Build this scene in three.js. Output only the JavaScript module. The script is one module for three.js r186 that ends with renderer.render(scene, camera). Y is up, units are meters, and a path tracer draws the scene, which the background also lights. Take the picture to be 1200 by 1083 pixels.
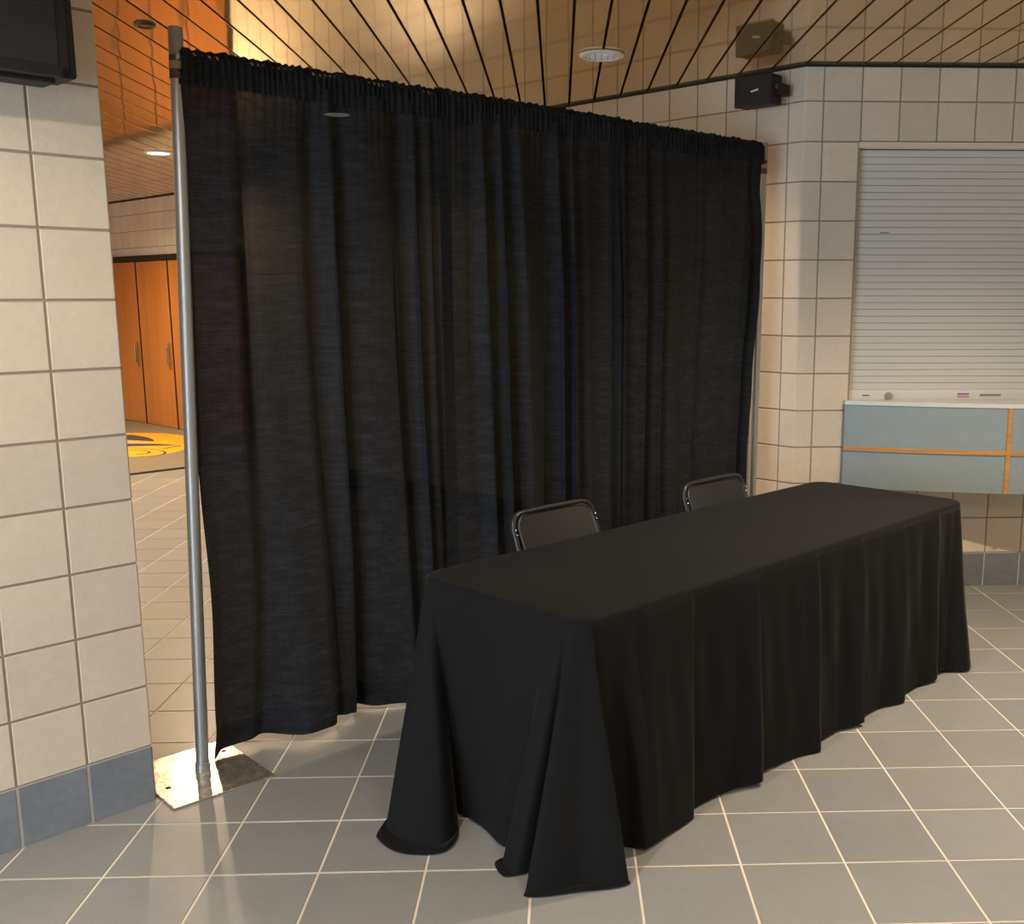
import * as THREE from 'three';
import { RectAreaLightUniformsLib } from 'three/addons/lights/RectAreaLightUniformsLib.js';
import { RoundedBoxGeometry } from 'three/addons/geometries/RoundedBoxGeometry.js';
import { mergeGeometries } from 'three/addons/utils/BufferGeometryUtils.js';

// ---------------------------------------------------------------- camera, light, exposure
const scene = new THREE.Scene();
const renderer = new THREE.WebGLRenderer({ antialias: true });
renderer.toneMapping = THREE.LinearToneMapping;
renderer.toneMappingExposure = 1.06;
renderer.shadowMap.enabled = true;
renderer.shadowMap.type = THREE.PCFSoftShadowMap;
scene.background = new THREE.Color(0x0b0c0e);
RectAreaLightUniformsLib.init();

// focal length 1222 px, optical axis at (701.9, 566.7) of the 1200 x 1083 frame (a cropped phone picture)
const FOCAL = 1222.24, PPX = 701.9, PPY = 566.66;
const camera = new THREE.PerspectiveCamera(2 * Math.atan(PPY / FOCAL) * 180 / Math.PI, PPX / PPY, 0.05, 60);
camera.setViewOffset(2 * PPX, 2 * PPY, 0, 0, 1200, 1083);
camera.position.set(1.3097, 1.6285, 2.4694);
camera.rotation.order = 'YXZ';
camera.rotation.set(-0.17781, -0.0379, 0);
camera.updateProjectionMatrix();
camera.updateMatrixWorld();
scene.add(camera);

const CEIL = 2.815;
const LAMP_COLOR = new THREE.Color().setRGB(1.0, 0.875, 0.72);
const DAY_COLOR = new THREE.Color().setRGB(0.56, 0.77, 1.0);
const WARM_COLOR = new THREE.Color().setRGB(1.0, 0.76, 0.46);   // the lamps of the passage
const AMBER_COLOR = new THREE.Color().setRGB(1.0, 0.80, 0.57);  // the two lamps beside the counter
const LAMP_POWER = 11;          // candela of every downlight
const DAY_POWER = 9;
// daylight from the glazed entrance behind the viewer, to the left
const daylight = new THREE.RectAreaLight(DAY_COLOR, DAY_POWER, 4.4, 2.2);
daylight.position.set(-3.2, 1.25, 4.9);
daylight.lookAt(-3.2, 1.25, -4);
scene.add(daylight);

// ---------------------------------------------------------------- helpers
let seed = 20240611;
const rnd = () => { seed = (seed * 1664525 + 1013904223) >>> 0; return seed / 4294967296; };
const range = (a, b) => a + (b - a) * rnd();
const used = new Map();
function numbered(name) {
  const n = used.get(name) || 0; used.set(name, n + 1);
  return n ? `${name}_${String(n).padStart(3, '0')}` : name;
}
function shade(o) { o.castShadow = true; o.receiveShadow = true; return o; }
function part(name, geometry, material, parent, label) {
  const m = shade(new THREE.Mesh(geometry, material)); m.name = name; parent.add(m);
  if (label) m.userData.label = label;
  return m;
}
function thing(name, label, category, pos = [0, 0, 0], turn = 0, group) {
  const g = new THREE.Group(); g.name = numbered(name); g.position.set(...pos); g.rotation.y = turn; scene.add(g);
  g.userData = { label, category }; if (group) g.userData.group = group;
  return g;
}
function structure(name, label, category) {
  const g = new THREE.Group(); g.name = name; scene.add(g);
  g.userData = { kind: 'structure', label, category };
  return g;
}
const V = (x, y, z) => new THREE.Vector3(x, y, z);
function box(x0, x1, y0, y1, z0, z1) {
  const g = new THREE.BoxGeometry(x1 - x0, y1 - y0, z1 - z0); g.translate((x0 + x1) / 2, (y0 + y1) / 2, (z0 + z1) / 2); return g;
}
function rbox(x0, x1, y0, y1, z0, z1, r = 0.003, seg = 2) {
  const g = new RoundedBoxGeometry(x1 - x0, y1 - y0, z1 - z0, seg, r); g.translate((x0 + x1) / 2, (y0 + y1) / 2, (z0 + z1) / 2); return g;
}
function clean(g) { const n = g.index ? g.toNonIndexed() : g; for (const k of Object.keys(n.attributes)) if (!['position', 'normal', 'uv'].includes(k)) n.deleteAttribute(k); return n; }
const merged = list => mergeGeometries(list.map(clean));
function tube(points, r, seg = 40, radial = 10, closed = false, tension = 0.5) {
  return new THREE.TubeGeometry(new THREE.CatmullRomCurve3(points, closed, 'catmullrom', tension), seg, r, radial, closed);
}
function rod(a, b, r, radial = 16) {
  const d = b.clone().sub(a), g = new THREE.CylinderGeometry(r, r, d.length(), radial);
  g.applyQuaternion(new THREE.Quaternion().setFromUnitVectors(V(0, 1, 0), d.clone().normalize()));
  g.translate((a.x + b.x) / 2, (a.y + b.y) / 2, (a.z + b.z) / 2); return g;
}
// a flat piece facing +z: width w, height h, depth d behind the face, chamfered front edges; uv in metres
function piece(w, h, d, bevel, cx = 0, cy = 0) {
  const x = w / 2, y = h / 2, xi = x - bevel, yi = y - bevel;
  const ring = (X, Y, Z) => [[-X, -Y, Z], [X, -Y, Z], [X, Y, Z], [-X, Y, Z]];
  const F = ring(xi, yi, 0), M = ring(x, y, -bevel), K = ring(x, y, -d), pos = [], uv = [];
  const quad = (a, b, c, e) => { for (const p of [a, b, c, a, c, e]) { pos.push(p[0] + cx, p[1] + cy, p[2]); uv.push(p[0] + cx, p[1] + cy); } };
  quad(F[0], F[1], F[2], F[3]);
  for (let i = 0; i < 4; i++) { const j = (i + 1) % 4; quad(M[i], M[j], F[j], F[i]); quad(K[i], K[j], M[j], M[i]); }
  const g = new THREE.BufferGeometry();
  g.setAttribute('position', new THREE.Float32BufferAttribute(pos, 3));
  g.setAttribute('uv', new THREE.Float32BufferAttribute(uv, 2));
  g.computeVertexNormals(); return g;
}
// indexed surface from f(i/nu, j/nv) -> [x, y, z]
function sheet(nu, nv, f, su = 1, sv = 1) {
  const pos = [], uv = [], idx = [];
  for (let j = 0; j <= nv; j++) for (let i = 0; i <= nu; i++) { pos.push(...f(i / nu, j / nv)); uv.push(i / nu * su, j / nv * sv); }
  for (let j = 0; j < nv; j++) for (let i = 0; i < nu; i++) { const a = j * (nu + 1) + i, b = a + 1, c = a + nu + 1, d = c + 1; idx.push(a, c, b, b, c, d); }
  const g = new THREE.BufferGeometry();
  g.setAttribute('position', new THREE.Float32BufferAttribute(pos, 3));
  g.setAttribute('uv', new THREE.Float32BufferAttribute(uv, 2));
  g.setIndex(idx); g.computeVertexNormals(); return g;
}
// picture position of a point (frame of 1200 x 1083), to find which pieces show largest
function picture(x, y, z) {
  const v = V(x, y, z).applyMatrix4(camera.matrixWorldInverse);
  return [PPX + FOCAL * v.x / -v.z, PPY - FOCAL * v.y / -v.z, -v.z];
}

// ---------------------------------------------------------------- textures
function lattice(n, s) { let q = s >>> 0; const a = new Float32Array(n * n); for (let i = 0; i < a.length; i++) { q = (q * 1664525 + 1013904223) >>> 0; a[i] = q / 4294967296; } return a; }
function noiseField(size, layers, s) {          // layers: [cells across, cells up, weight]; tiles at its edges
  const out = new Float32Array(size * size); let total = 0;
  layers.forEach(([cx, cy, w], k) => {
    const m = Math.max(cx, cy), L = lattice(m, s + k * 977); total += w;
    for (let y = 0; y < size; y++) for (let x = 0; x < size; x++) {
      const u = x / size * cx, v = y / size * cy, x0 = Math.floor(u), y0 = Math.floor(v);
      let fx = u - x0, fy = v - y0; fx = fx * fx * (3 - 2 * fx); fy = fy * fy * (3 - 2 * fy);
      const x1 = (x0 + 1) % cx, y1 = (y0 + 1) % cy;
      const a = L[y0 * m + x0], b = L[y0 * m + x1], c = L[y1 * m + x0], d = L[y1 * m + x1];
      out[y * size + x] += w * ((a + (b - a) * fx) * (1 - fy) + (c + (d - c) * fx) * fy);
    }
  });
  for (let i = 0; i < out.length; i++) out[i] /= total;
  return out;
}
function texture(size, rgb, srgb, repeat = [1, 1]) {
  const data = new Uint8Array(size * size * 4);
  for (let i = 0; i < size * size; i++) { const c = rgb(i % size, Math.floor(i / size), i); data[4 * i] = c[0]; data[4 * i + 1] = c[1]; data[4 * i + 2] = c[2]; data[4 * i + 3] = 255; }
  const t = new THREE.DataTexture(data, size, size); t.wrapS = t.wrapT = THREE.RepeatWrapping; t.magFilter = THREE.LinearFilter; t.minFilter = THREE.LinearMipmapLinearFilter; t.generateMipmaps = true;
  if (srgb) t.colorSpace = THREE.SRGBColorSpace;
  t.repeat.set(...repeat); t.needsUpdate = true; return t;
}
const c8 = v => Math.max(0, Math.min(255, Math.round(v)));
function tinted(base, amount, layers, s, repeat, size = 256) {
  const f = noiseField(size, layers, s);
  return texture(size, (x, y, i) => base.map(b => c8(b * (1 + amount * (f[i] - 0.5) * 2))), true, repeat);
}
function height(layers, s, repeat, size = 256) {
  const f = noiseField(size, layers, s);
  return texture(size, (x, y, i) => { const v = c8(f[i] * 255); return [v, v, v]; }, false, repeat);
}

// ---------------------------------------------------------------- materials
const std = o => new THREE.MeshStandardMaterial({ side: THREE.DoubleSide, ...o });
const blockBump = height([[48, 48, 1], [110, 110, 1], [12, 12, 0.6]], 5, [1.6, 1.6]);
const blockMats = [[215, 202, 184], [211, 198, 181], [218, 205, 187]].map((c, i) => std({ map: tinted(c, 0.035, [[6, 6, 1], [40, 40, 0.7], [100, 100, 0.5]], 11 + i, [1.1, 1.1]), roughness: 0.62, bumpMap: blockBump, bumpScale: 0.0008 }));
const jointMat = std({ color: 0x978a7d, roughness: 0.95 });
const plainWall = std({ map: tinted([228, 219, 203], 0.03, [[6, 6, 1], [40, 40, 1]], 71, [1, 1]), roughness: 0.7 });
const baseMats = [[124, 130, 139], [119, 125, 135], [128, 134, 142]].map((c, i) => std({ map: tinted(c, 0.09, [[5, 5, 1], [30, 30, 0.8], [90, 90, 0.4]], 31 + i, [1.7, 1.7]), roughness: 0.45, bumpMap: blockBump, bumpScale: 0.0004 }));
const baseJoint = std({ color: 0xbdb9b1, roughness: 0.9 });
const tileRough = texture(256, (() => { const f = noiseField(256, [[5, 5, 1], [22, 22, 1], [80, 80, 0.6]], 88); return (x, y, i) => { const v = c8(255 * (0.8 + 0.2 * (f[i] - 0.5))); return [v, v, v]; }; })(), false, [0.9, 0.9]);
const tileMats = [[144, 145, 146], [141, 142, 144], [147, 148, 148], [143, 143, 143]].map((c, i) => std({ map: tinted(c, 0.035, [[4, 4, 1], [25, 25, 0.6], [100, 100, 0.6]], 51 + i, [1.3, 1.3]), roughness: 0.42, roughnessMap: tileRough, bumpMap: height([[60, 60, 1], [9, 9, 1]], 61, [1.2, 1.2]), bumpScale: 0.0003 }));
const groutMat = std({ map: tinted([228, 219, 204], 0.06, [[30, 30, 1], [100, 100, 1]], 62, [1, 1]), roughness: 0.9 });
const plankBump = height([[5, 3, 1], [11, 7, 0.35]], 77, [1 / 1.1, 1 / 1.9]);
const plankGrain = f0 => tinted(f0, 0.05, [[60, 3, 1], [120, 6, 0.7], [8, 2, 0.8]], f0[0], [3, 0.5]);
const plankMats = [[223, 190, 136], [219, 185, 131], [226, 194, 141]].map(c => std({ map: plankGrain(c), metalness: 0.72, roughness: 0.055, bumpMap: plankBump, bumpScale: 0.0016 }));
const plenumMat = std({ color: 0xb9a88f, roughness: 0.9 });
const blackTrim = std({ color: 0x191410, roughness: 0.6 });
const weave = texture(512, (() => {
  const a = noiseField(512, [[10, 256, 1], [40, 512, 0.8]], 301), b = noiseField(512, [[256, 12, 1], [512, 40, 0.6]], 302), s = noiseField(512, [[8, 40, 1], [20, 110, 1]], 303);
  return (x, y, i) => { const v = c8(64 * (1 + 0.55 * (a[i] - 0.5) + 0.3 * (b[i] - 0.5) + 0.55 * (s[i] - 0.5))); return [v, v, c8(v * 1.02)]; };
})(), true, [2, 2]);
const weaveBump = height([[200, 200, 1], [20, 250, 0.7]], 305, [3, 3], 512);
const drapeMat = new THREE.MeshPhysicalMaterial({ side: THREE.DoubleSide, specularIntensity: 0.4, map: weave, color: 0x8b929d, roughness: 0.85, bumpMap: weaveBump, bumpScale: 0.0005, transparent: true, opacity: 0.989 });
const clothMat = new THREE.MeshPhysicalMaterial({ specularIntensity: 0.35, side: THREE.DoubleSide, map: tinted([21, 21, 22], 0.16, [[128, 128, 1], [256, 256, 1], [9, 9, 0.5]], 310, [5, 5], 512), roughness: 0.88, bumpMap: height([[180, 180, 1], [250, 250, 1]], 312, [6, 6], 512), bumpScale: 0.0004, sheen: 1.0, sheenRoughness: 0.5, sheenColor: new THREE.Color(0x7d7a77) });
const steel = std({ color: 0xb6babf, metalness: 0.8, roughness: 0.4 });
const plateMat = std({ map: tinted([200, 192, 179], 0.32, [[9, 12, 1], [40, 30, 0.9], [120, 90, 0.7]], 401, [3, 3]), metalness: 0.8, roughness: 0.3, roughnessMap: texture(256, (() => { const f = noiseField(256, [[10, 14, 1], [50, 40, 1], [128, 100, 0.6]], 402); return (x, y, i) => { const v = c8(255 * (0.35 + 1.1 * f[i] * f[i])); return [v, v, v]; }; })(), false, [3, 3]), bumpMap: height([[14, 14, 1], [60, 60, 0.7]], 403, [3, 3]), bumpScale: 0.0003 });
const chairMat = std({ color: 0x3e3e3f, metalness: 0.4, roughness: 0.34 });
const chairPanel = std({ color: 0x3a3a3d, metalness: 0.35, roughness: 0.3 });
const screwMat = std({ color: 0xd8d8d8, metalness: 1, roughness: 0.22 });
const rubber = std({ color: 0x111111, roughness: 0.8 });
const speakerMat = std({ map: tinted([20, 20, 22], 0.2, [[100, 100, 1], [200, 200, 1]], 501, [4, 4]), roughness: 0.6 });
const grilleMat = std({ map: tinted([24, 25, 29], 0.45, [[128, 128, 1], [256, 256, 1]], 502, [3, 3], 512), roughness: 0.55, bumpMap: height([[128, 128, 1], [256, 256, 1]], 503, [3, 3], 512), bumpScale: 0.001 });
const whiteMark = std({ color: 0xd9d9d6, roughness: 0.5 });
const shutterMat = std({ color: 0xd3d1cd, roughness: 0.42, metalness: 0.05 });
const shutterBarMat = std({ color: 0xdcdad6, roughness: 0.4 });
const ledgeMat = std({ color: 0xd6dad6, roughness: 0.35 });
const counterMat = std({ map: tinted([143, 157, 163], 0.03, [[80, 80, 1], [8, 8, 0.6]], 601, [2, 2]), roughness: 0.5 });
const oakMat = std({ map: tinted([198, 142, 78], 0.12, [[6, 60, 1], [20, 120, 0.7]], 602, [1, 3]), roughness: 0.4 });
const doorMat = std({ map: tinted([186, 116, 52], 0.1, [[40, 3, 1], [90, 5, 0.6], [6, 2, 1]], 701, [0.8, 0.5]), roughness: 0.4 });
const brassMat = std({ color: 0xa98f66, metalness: 0.8, roughness: 0.35 });
const trimWhite = std({ color: 0xe6e1d6, roughness: 0.4 });
const reflector = std({ color: 0xb9c0c8, metalness: 0.9, roughness: 0.25 });

// ---------------------------------------------------------------- floor
const T = 0.3048, BL = 0.2032, JOINT = 0.0078, HB = 0.194, K = Math.SQRT1_2;
const CORNER = [2.604, -3.205], WALLD = CORNER[0] - CORNER[1];       // the slanted wall lies on x - z = WALLD
const FARD = 7.2;                                                   // wall with the doors on x - z = FARD
const ENDB = 6.28;                                                  // the slanted wall ends at -(x + z) K = ENDB
const X0 = -6, X1 = 6.4, Z0 = -14, Z1 = 5;
const CARPET_B = 6.98, CARPET_A = 2.9;
const floor = structure('floor', 'grey square floor tiles with pale grout lines', 'floor');
part('grout_bed', box(X0 - 0.2, X1 + 0.2, -0.15, -0.0022, Z0 - 0.2, Z1 + 0.2), groutMat, floor);
{
  const geos = [0, 1, 2].map(i => { const g = piece(T - 0.0075, T - 0.0075, 0.012, 0.0012); g.rotateX(-Math.PI / 2); const uv = g.attributes.uv; for (let k = 0; k < uv.count; k++) uv.setXY(k, uv.getX(k) + i * 0.37, uv.getY(k) + i * 0.21); return g; });
  const seen = [], rest = [];
  for (let i = Math.floor(X0 / T); i < X1 / T; i++) for (let j = Math.floor(Z0 / T); j < Z1 / T; j++) {
    const x = (i + 0.5) * T, z = (j + 0.5) * T, a = (x - z), b = -(x + z) * K;
    if (x > CORNER[0] + 0.2 && z < CORNER[1] - 0.2) continue;
    if (a > WALLD + 0.25 && b < ENDB - 0.1 && z < CORNER[1]) continue;
    if (a > FARD + 0.25) continue;
    if (b > CARPET_B + 0.15 && a * K > CARPET_A) continue;
    const p = picture(x, 0, z);
    const inView = p[2] > 0.3 && p[0] > -60 && p[0] < 1260 && p[1] < 1140;
    const q = inView ? 1 / (p[2] * p[2] * p[2]) : 0;
    const behindPillar = p[0] < 120 && z < -0.8, behindDrape = p[0] > 255 && p[0] < 880 && a > 1.2 + 0.6 && b > 0.75 && z < -1.6;
    (inView && !behindPillar && !behindDrape ? seen : rest).push([x, z, q]);
  }
  seen.sort((p, q) => q[2] - p[2]);
  const far = seen.splice(300).concat(rest);
  for (const [x, z] of seen) {
    const m = part('tile', geos[Math.floor(rnd() * 3)], tileMats[Math.floor(rnd() * 4)], floor);
    m.position.set(x, range(-0.0004, 0.0003), z); m.rotation.y = Math.floor(rnd() * 4) * Math.PI / 2;
  }
  const flat = far.map(([x, z], k) => { const g = geos[k % 3].clone(); g.translate(x, 0, z); return g; });
  part('tile_field', mergeGeometries(flat), tileMats[0], floor).userData.kind = 'stuff';
}

// ---------------------------------------------------------------- walls of scored blocks
// along(u) runs from an origin in a direction on the floor plan; the face looks along the normal
function faceFrame(parent, name, ox, oz, dx, dz) {           // local x = direction, local z = outward normal
  const g = new THREE.Group(); g.name = name; g.position.set(ox, 0, oz); g.rotation.y = Math.atan2(-dz, dx); parent.add(g); return g;
}
const blockGeo = new Map();
function blockOf(w, h) {
  const k = `${w.toFixed(3)},${h.toFixed(3)}`;
  if (!blockGeo.has(k)) blockGeo.set(k, [0, 1, 2].map(i => { const g = piece(w, h, 0.014, 0.0016); const uv = g.attributes.uv; for (let n = 0; n < uv.count; n++) uv.setXY(n, uv.getX(n) + i * 0.31, uv.getY(n) + i * 0.47); return g; }));
  return blockGeo.get(k)[Math.floor(rnd() * 3)];
}
// one course of pieces; holes = list of [u0, u1, y0, y1] left free; places pieces straight under the wall
function layBlocks(wall, o, dir, cuts, opt = {}) {
  const turn = Math.atan2(-dir[1], dir[0]), list = [];
  const rows = opt.rows || [];
  for (const [y0, y1, kind] of rows) for (let i = 0; i + 1 < cuts.length; i++) {
    const u0 = cuts[i], u1 = cuts[i + 1];
    if ((opt.holes || []).some(h => u0 > h[0] - 0.02 && u1 < h[1] + 0.02 && y0 > h[2] - 0.02 && y1 < h[3] + 0.02)) continue;
    let a0 = u0, a1 = u1, b0 = y0, b1 = y1;
    for (const h of opt.holes || []) if (b0 < h[3] - 0.005 && b1 > h[2] + 0.005 && a0 < h[1] - 0.005 && a1 > h[0] + 0.005) {
      if (a0 < h[0] - 0.02) a1 = Math.min(a1, h[0]); else if (a1 > h[1] + 0.02) a0 = Math.max(a0, h[1]);
      else if (b0 < h[2]) b1 = h[2] + JOINT; else b0 = h[3] - JOINT;
    }
    list.push([a0, a1, b0, b1, kind]);
  }
  const limit = opt.limit || 1e9, restGeo = [];
  const add = ([a0, a1, b0, b1, kind], n) => {
    const u = (a0 + a1) / 2, y = (b0 + b1) / 2, w = a1 - a0 - JOINT, h = b1 - b0 - JOINT;
    if (w < 0.01 || h < 0.01) return;
    const x = o[0] + dir[0] * u, z = o[1] + dir[1] * u;
    if (n < limit) {
      const m = part(kind === 'base' ? 'base_tile' : 'block', blockOf(w, h), (kind === 'base' ? baseMats : blockMats)[Math.floor(rnd() * 3)], wall);
      m.position.set(x, y, z); m.rotation.y = turn;
    } else {
      const g = blockOf(w, h).clone(); g.rotateY(turn); g.translate(x, y, z); restGeo.push(g);
    }
  };
  if (opt.near) list.sort((p, q) => opt.near(p) - opt.near(q));
  list.forEach(add);
  if (restGeo.length) part('block_field', mergeGeometries(restGeo), blockMats[0], wall).userData.kind = 'stuff';
}
const courses = [[0.0, HB, 'base']];
for (let k = 0; k < 13; k++) courses.push([HB + k * BL, Math.min(HB + (k + 1) * BL, CEIL + JOINT), 'block']);
const count = (a, n, s = BL) => Array.from({ length: n + 1 }, (_, i) => a + i * s);
const RECESS = 0.0035;
// a wall core of constant plan (list of [x, z] corners), from y0 to y1
function coreGeo(plan, y0, y1) {
  const s = new THREE.Shape(plan.map(([x, z]) => new THREE.Vector2(x, -z)));
  const g = new THREE.ExtrudeGeometry(s, { depth: y1 - y0, bevelEnabled: false }); g.rotateX(-Math.PI / 2); g.translate(0, y0, 0); return g;
}
// pillar at the left: front face looks along (+x, +z)
const PE = [-0.0167, -0.7628];
const wallLeft = structure('wall_left', 'cream painted scored block wall end with grey base tiles', 'wall');
{
  const W = 6 * BL, D = 4 * BL, r = RECESS * Math.SQRT2;
  const a = [PE[0] - r, PE[1]], b = [a[0] - W * K, a[1] + W * K], c = [b[0] - D * K, b[1] - D * K], d = [a[0] - D * K, a[1] - D * K];
  part('core', coreGeo([a, b, c, d], HB, CEIL - 0.001), jointMat, wallLeft);
  part('base_core', coreGeo([a, b, c, d], 0, HB), baseJoint, wallLeft);
  layBlocks(wallLeft, [PE[0] - W * K, PE[1] + W * K], [K, -K], count(0, 6), { rows: courses });
  layBlocks(wallLeft, PE, [-K, -K], count(0, 4), { rows: courses });
}
// slanted wall behind the drape and its rounded corner with the counter wall
const wallBack = structure('wall_back', 'slanted cream block wall behind the black drape', 'wall');
const SLEN = ENDB - (-(CORNER[0] + CORNER[1]) * K);            // length of the slanted wall
{
  const n = [-K, K], t = [-K, -K];
  const at = (u, o) => [CORNER[0] + t[0] * u + n[0] * o, CORNER[1] + t[1] * u + n[1] * o];
  part('core', coreGeo([at(0.1101, -RECESS), at(SLEN - RECESS, -RECESS), at(SLEN - RECESS, -0.98), at(0.1101, -0.25)], HB, CEIL - 0.001), jointMat, wallBack);
  part('base_core', coreGeo([at(0.1101, -RECESS), at(SLEN - RECESS, -RECESS), at(SLEN - RECESS, -0.98), at(0.1101, -0.25)], 0, HB), baseJoint, wallBack);
  const first = 0.100, nC = Math.floor((SLEN - first) / BL);
  const cuts = count(first, nC); cuts.push(SLEN);
  const rev = cuts.map(u => SLEN - u).reverse();
  layBlocks(wallBack, at(SLEN, 0), [K, K], rev, { rows: courses, limit: 300, near: p => -p[0] - (p[2] > 2.3 ? 3 : 0) });
  // short return towards the doors
  layBlocks(wallBack, at(SLEN, -0.9), [-K, K], count(0.0, 5, 0.18), { rows: courses });
  // rounded corner blocks
  const R = 0.022, ang = Math.PI / 4;                          // the face turns by 45 degrees
  const tl = R * Math.tan(ang / 2), c = [CORNER[0] + tl, CORNER[1] - R];
  const outline = [], a0 = at(first - JOINT / 2, 0);
  outline.push(a0);
  for (let i = 0; i <= 8; i++) { const f = Math.PI * 0.75 - ang * i / 8; outline.push([c[0] + R * Math.cos(f), c[1] + R * Math.sin(f)]); }
  outline.push([2.7014 - JOINT / 2, CORNER[1]], [2.7014 - JOINT / 2, CORNER[1] - 0.02]);
  outline.push([CORNER[0] + 0.008, CORNER[1] - 0.02], at(first - JOINT / 2, -0.02));
  const under = [at(first + 0.01, -RECESS)]; for (let i = 0; i <= 8; i++) { const f = Math.PI * 0.75 - ang * i / 8, q = R - RECESS; under.push([c[0] + q * Math.cos(f), c[1] + q * Math.sin(f)]); }
  under.push([2.6904, CORNER[1] - RECESS], [2.6904, CORNER[1] - 0.05], at(first + 0.01, -0.05));
  part('corner_core', coreGeo(under, HB, CEIL - 0.001), jointMat, wallBack); part('corner_base_core', coreGeo(under, 0, HB), baseJoint, wallBack);
  const long = coreGeo(outline, 0, BL - JOINT), shortB = coreGeo(outline, 0, HB - JOINT), top = coreGeo(outline, 0, CEIL - HB - 12 * BL - JOINT / 2);
  courses.forEach(([y0], k) => { const m = part(k ? 'block' : 'base_tile', k === 0 ? shortB : k === 13 ? top : long, (k ? blockMats : baseMats)[k % 3], wallBack); m.position.y = y0 + JOINT / 2; });
}
// counter wall at the right, with the hatch opening
const wallRight = structure('wall_right', 'cream block wall around the counter hatch', 'wall');
const HX0 = 2.897, HX1 = 5.945, HY0 = 1.03, HY1 = HB + 11 * BL;
{
  const z = CORNER[1] - RECESS, zb = CORNER[1] - 0.2;
  part('core', merged([box(2.6905, HX0 + 0.006, HB, CEIL - 0.001, zb, z), box(HX0 + 0.006, HX1, HY1 + 0.006, CEIL - 0.001, zb, z), box(HX0 + 0.006, HX1, HB, HY0 - 0.006, zb, z), box(HX1, X1, HB, CEIL - 0.001, zb, z)]), jointMat, wallRight);
  part('base_core', box(2.6905, X1, 0, HB, zb, z), baseJoint, wallRight);
  layBlocks(wallRight, [2.7014, CORNER[1]], [1, 0], count(0, 18), { rows: courses, limit: 290, near: p => p[0], holes: [[HX0 - 2.7014, HX1 - 2.7014, HY0, HY1]] });
  part('sill', box(HX0 + 0.002, HX1 - 0.002, HY0 - 0.002, HY0 + 0.018, CORNER[1] - 0.19, CORNER[1] - 0.001), ledgeMat, wallRight);
  part('jamb', box(HX0 - 0.012, HX0 - 0.001, HY0, HY1, CORNER[1] - 0.19, CORNER[1] - 0.006), blockMats[0], wallRight);
}
// wall with the doors, far behind
const wallFar = structure('wall_far', 'distant cream block wall above the orange doors', 'wall');
const DOOR_TOP = 2.055, HEAD = 2.125;
{
  const t = [K, K], o = at0 => [FARD / 2 + at0 * K, -FARD / 2 + at0 * K];     // along coordinate = (x + z) K
  const A0 = -13.6, A1 = -ENDB + 0.9;
  const P = (u, n) => [FARD / 2 + u * K - n * K, -FARD / 2 + u * K + n * K];
  part('core', coreGeo([P(A0, -RECESS), P(A1, -RECESS), P(A1, -0.25), P(A0, -0.25)], 0, CEIL - 0.001), jointMat, wallFar);
  const y0 = HB + 9 * BL, rows = [[HEAD, HB + 10 * BL, 'block']];
  for (let k = 10; k < 13; k++) rows.push([HB + k * BL, Math.min(HB + (k + 1) * BL, CEIL + JOINT), 'block']);
  layBlocks(wallFar, P(-12.6, 0), t, count(0, 28), { rows });
  layBlocks(wallFar, P(-7.22, 0), t, count(0, 8), { rows: courses.slice(0, 11) });
}
// enclosing walls outside the picture
function plain(name, x0, x1, z0, z1, holes) {
  const g = structure(name, `plain cream painted ${name.replace('wall_', '')} wall outside the view`, 'wall');
  g.userData.label = { wall_front: 'plain cream wall with the glazed entrance', wall_side: 'plain cream wall at the far end of the counter', wall_passage: 'plain cream wall at the far side of the passage' }[name];
  part('core', merged(holes || [box(x0, x1, 0, CEIL, z0, z1)]), plainWall, g); return g;
}
plain('wall_side', X1, X1 + 0.2, CORNER[1] - 0.2, Z1);
plain('wall_passage', X0 - 0.2, X0, Z0, Z1 + 0.2);
const WX0 = -5.4, WX1 = -1.0, WY0 = 0.12, WY1 = 2.36;
plain('wall_front', 0, 0, 0, 0, [box(X0, WX0, 0, CEIL, Z1, Z1 + 0.2), box(WX1, X1 + 0.2, 0, CEIL, Z1, Z1 + 0.2), box(WX0, WX1, 0, WY0, Z1, Z1 + 0.2), box(WX0, WX1, WY1, CEIL, Z1, Z1 + 0.2)]);
{
  const w = structure('window_1', 'glazed entrance screen letting in cool daylight', 'window');
  const frame = std({ color: 0x2a2a2c, roughness: 0.4, metalness: 0.5 });
  const pane = std({ color: 0x9fb2c4, roughness: 0.3, emissive: DAY_COLOR, emissiveIntensity: 0.9 });
  const step = (WX1 - WX0 - 0.06) / 4;
  for (let i = 0; i <= 4; i++) { const x = WX0 + 0.03 + step * i; part('mullion', box(x - 0.03, x + 0.03, WY0, WY1, Z1 + 0.03, Z1 + 0.12), frame, w); }
  for (const y of [WY0 + 0.03, WY1 - 0.03]) for (let i = 0; i < 4; i++) part('rail', box(WX0 + 0.06 + step * i, WX0 + step * (i + 1), y - 0.03, y + 0.03, Z1 + 0.03, Z1 + 0.12), frame, w);
  for (let i = 0; i < 4; i++) part('pane', box(WX0 + 0.06 + step * i, WX0 + step * (i + 1), WY0 + 0.06, WY1 - 0.06, Z1 + 0.07, Z1 + 0.08), pane, w);
}

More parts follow.
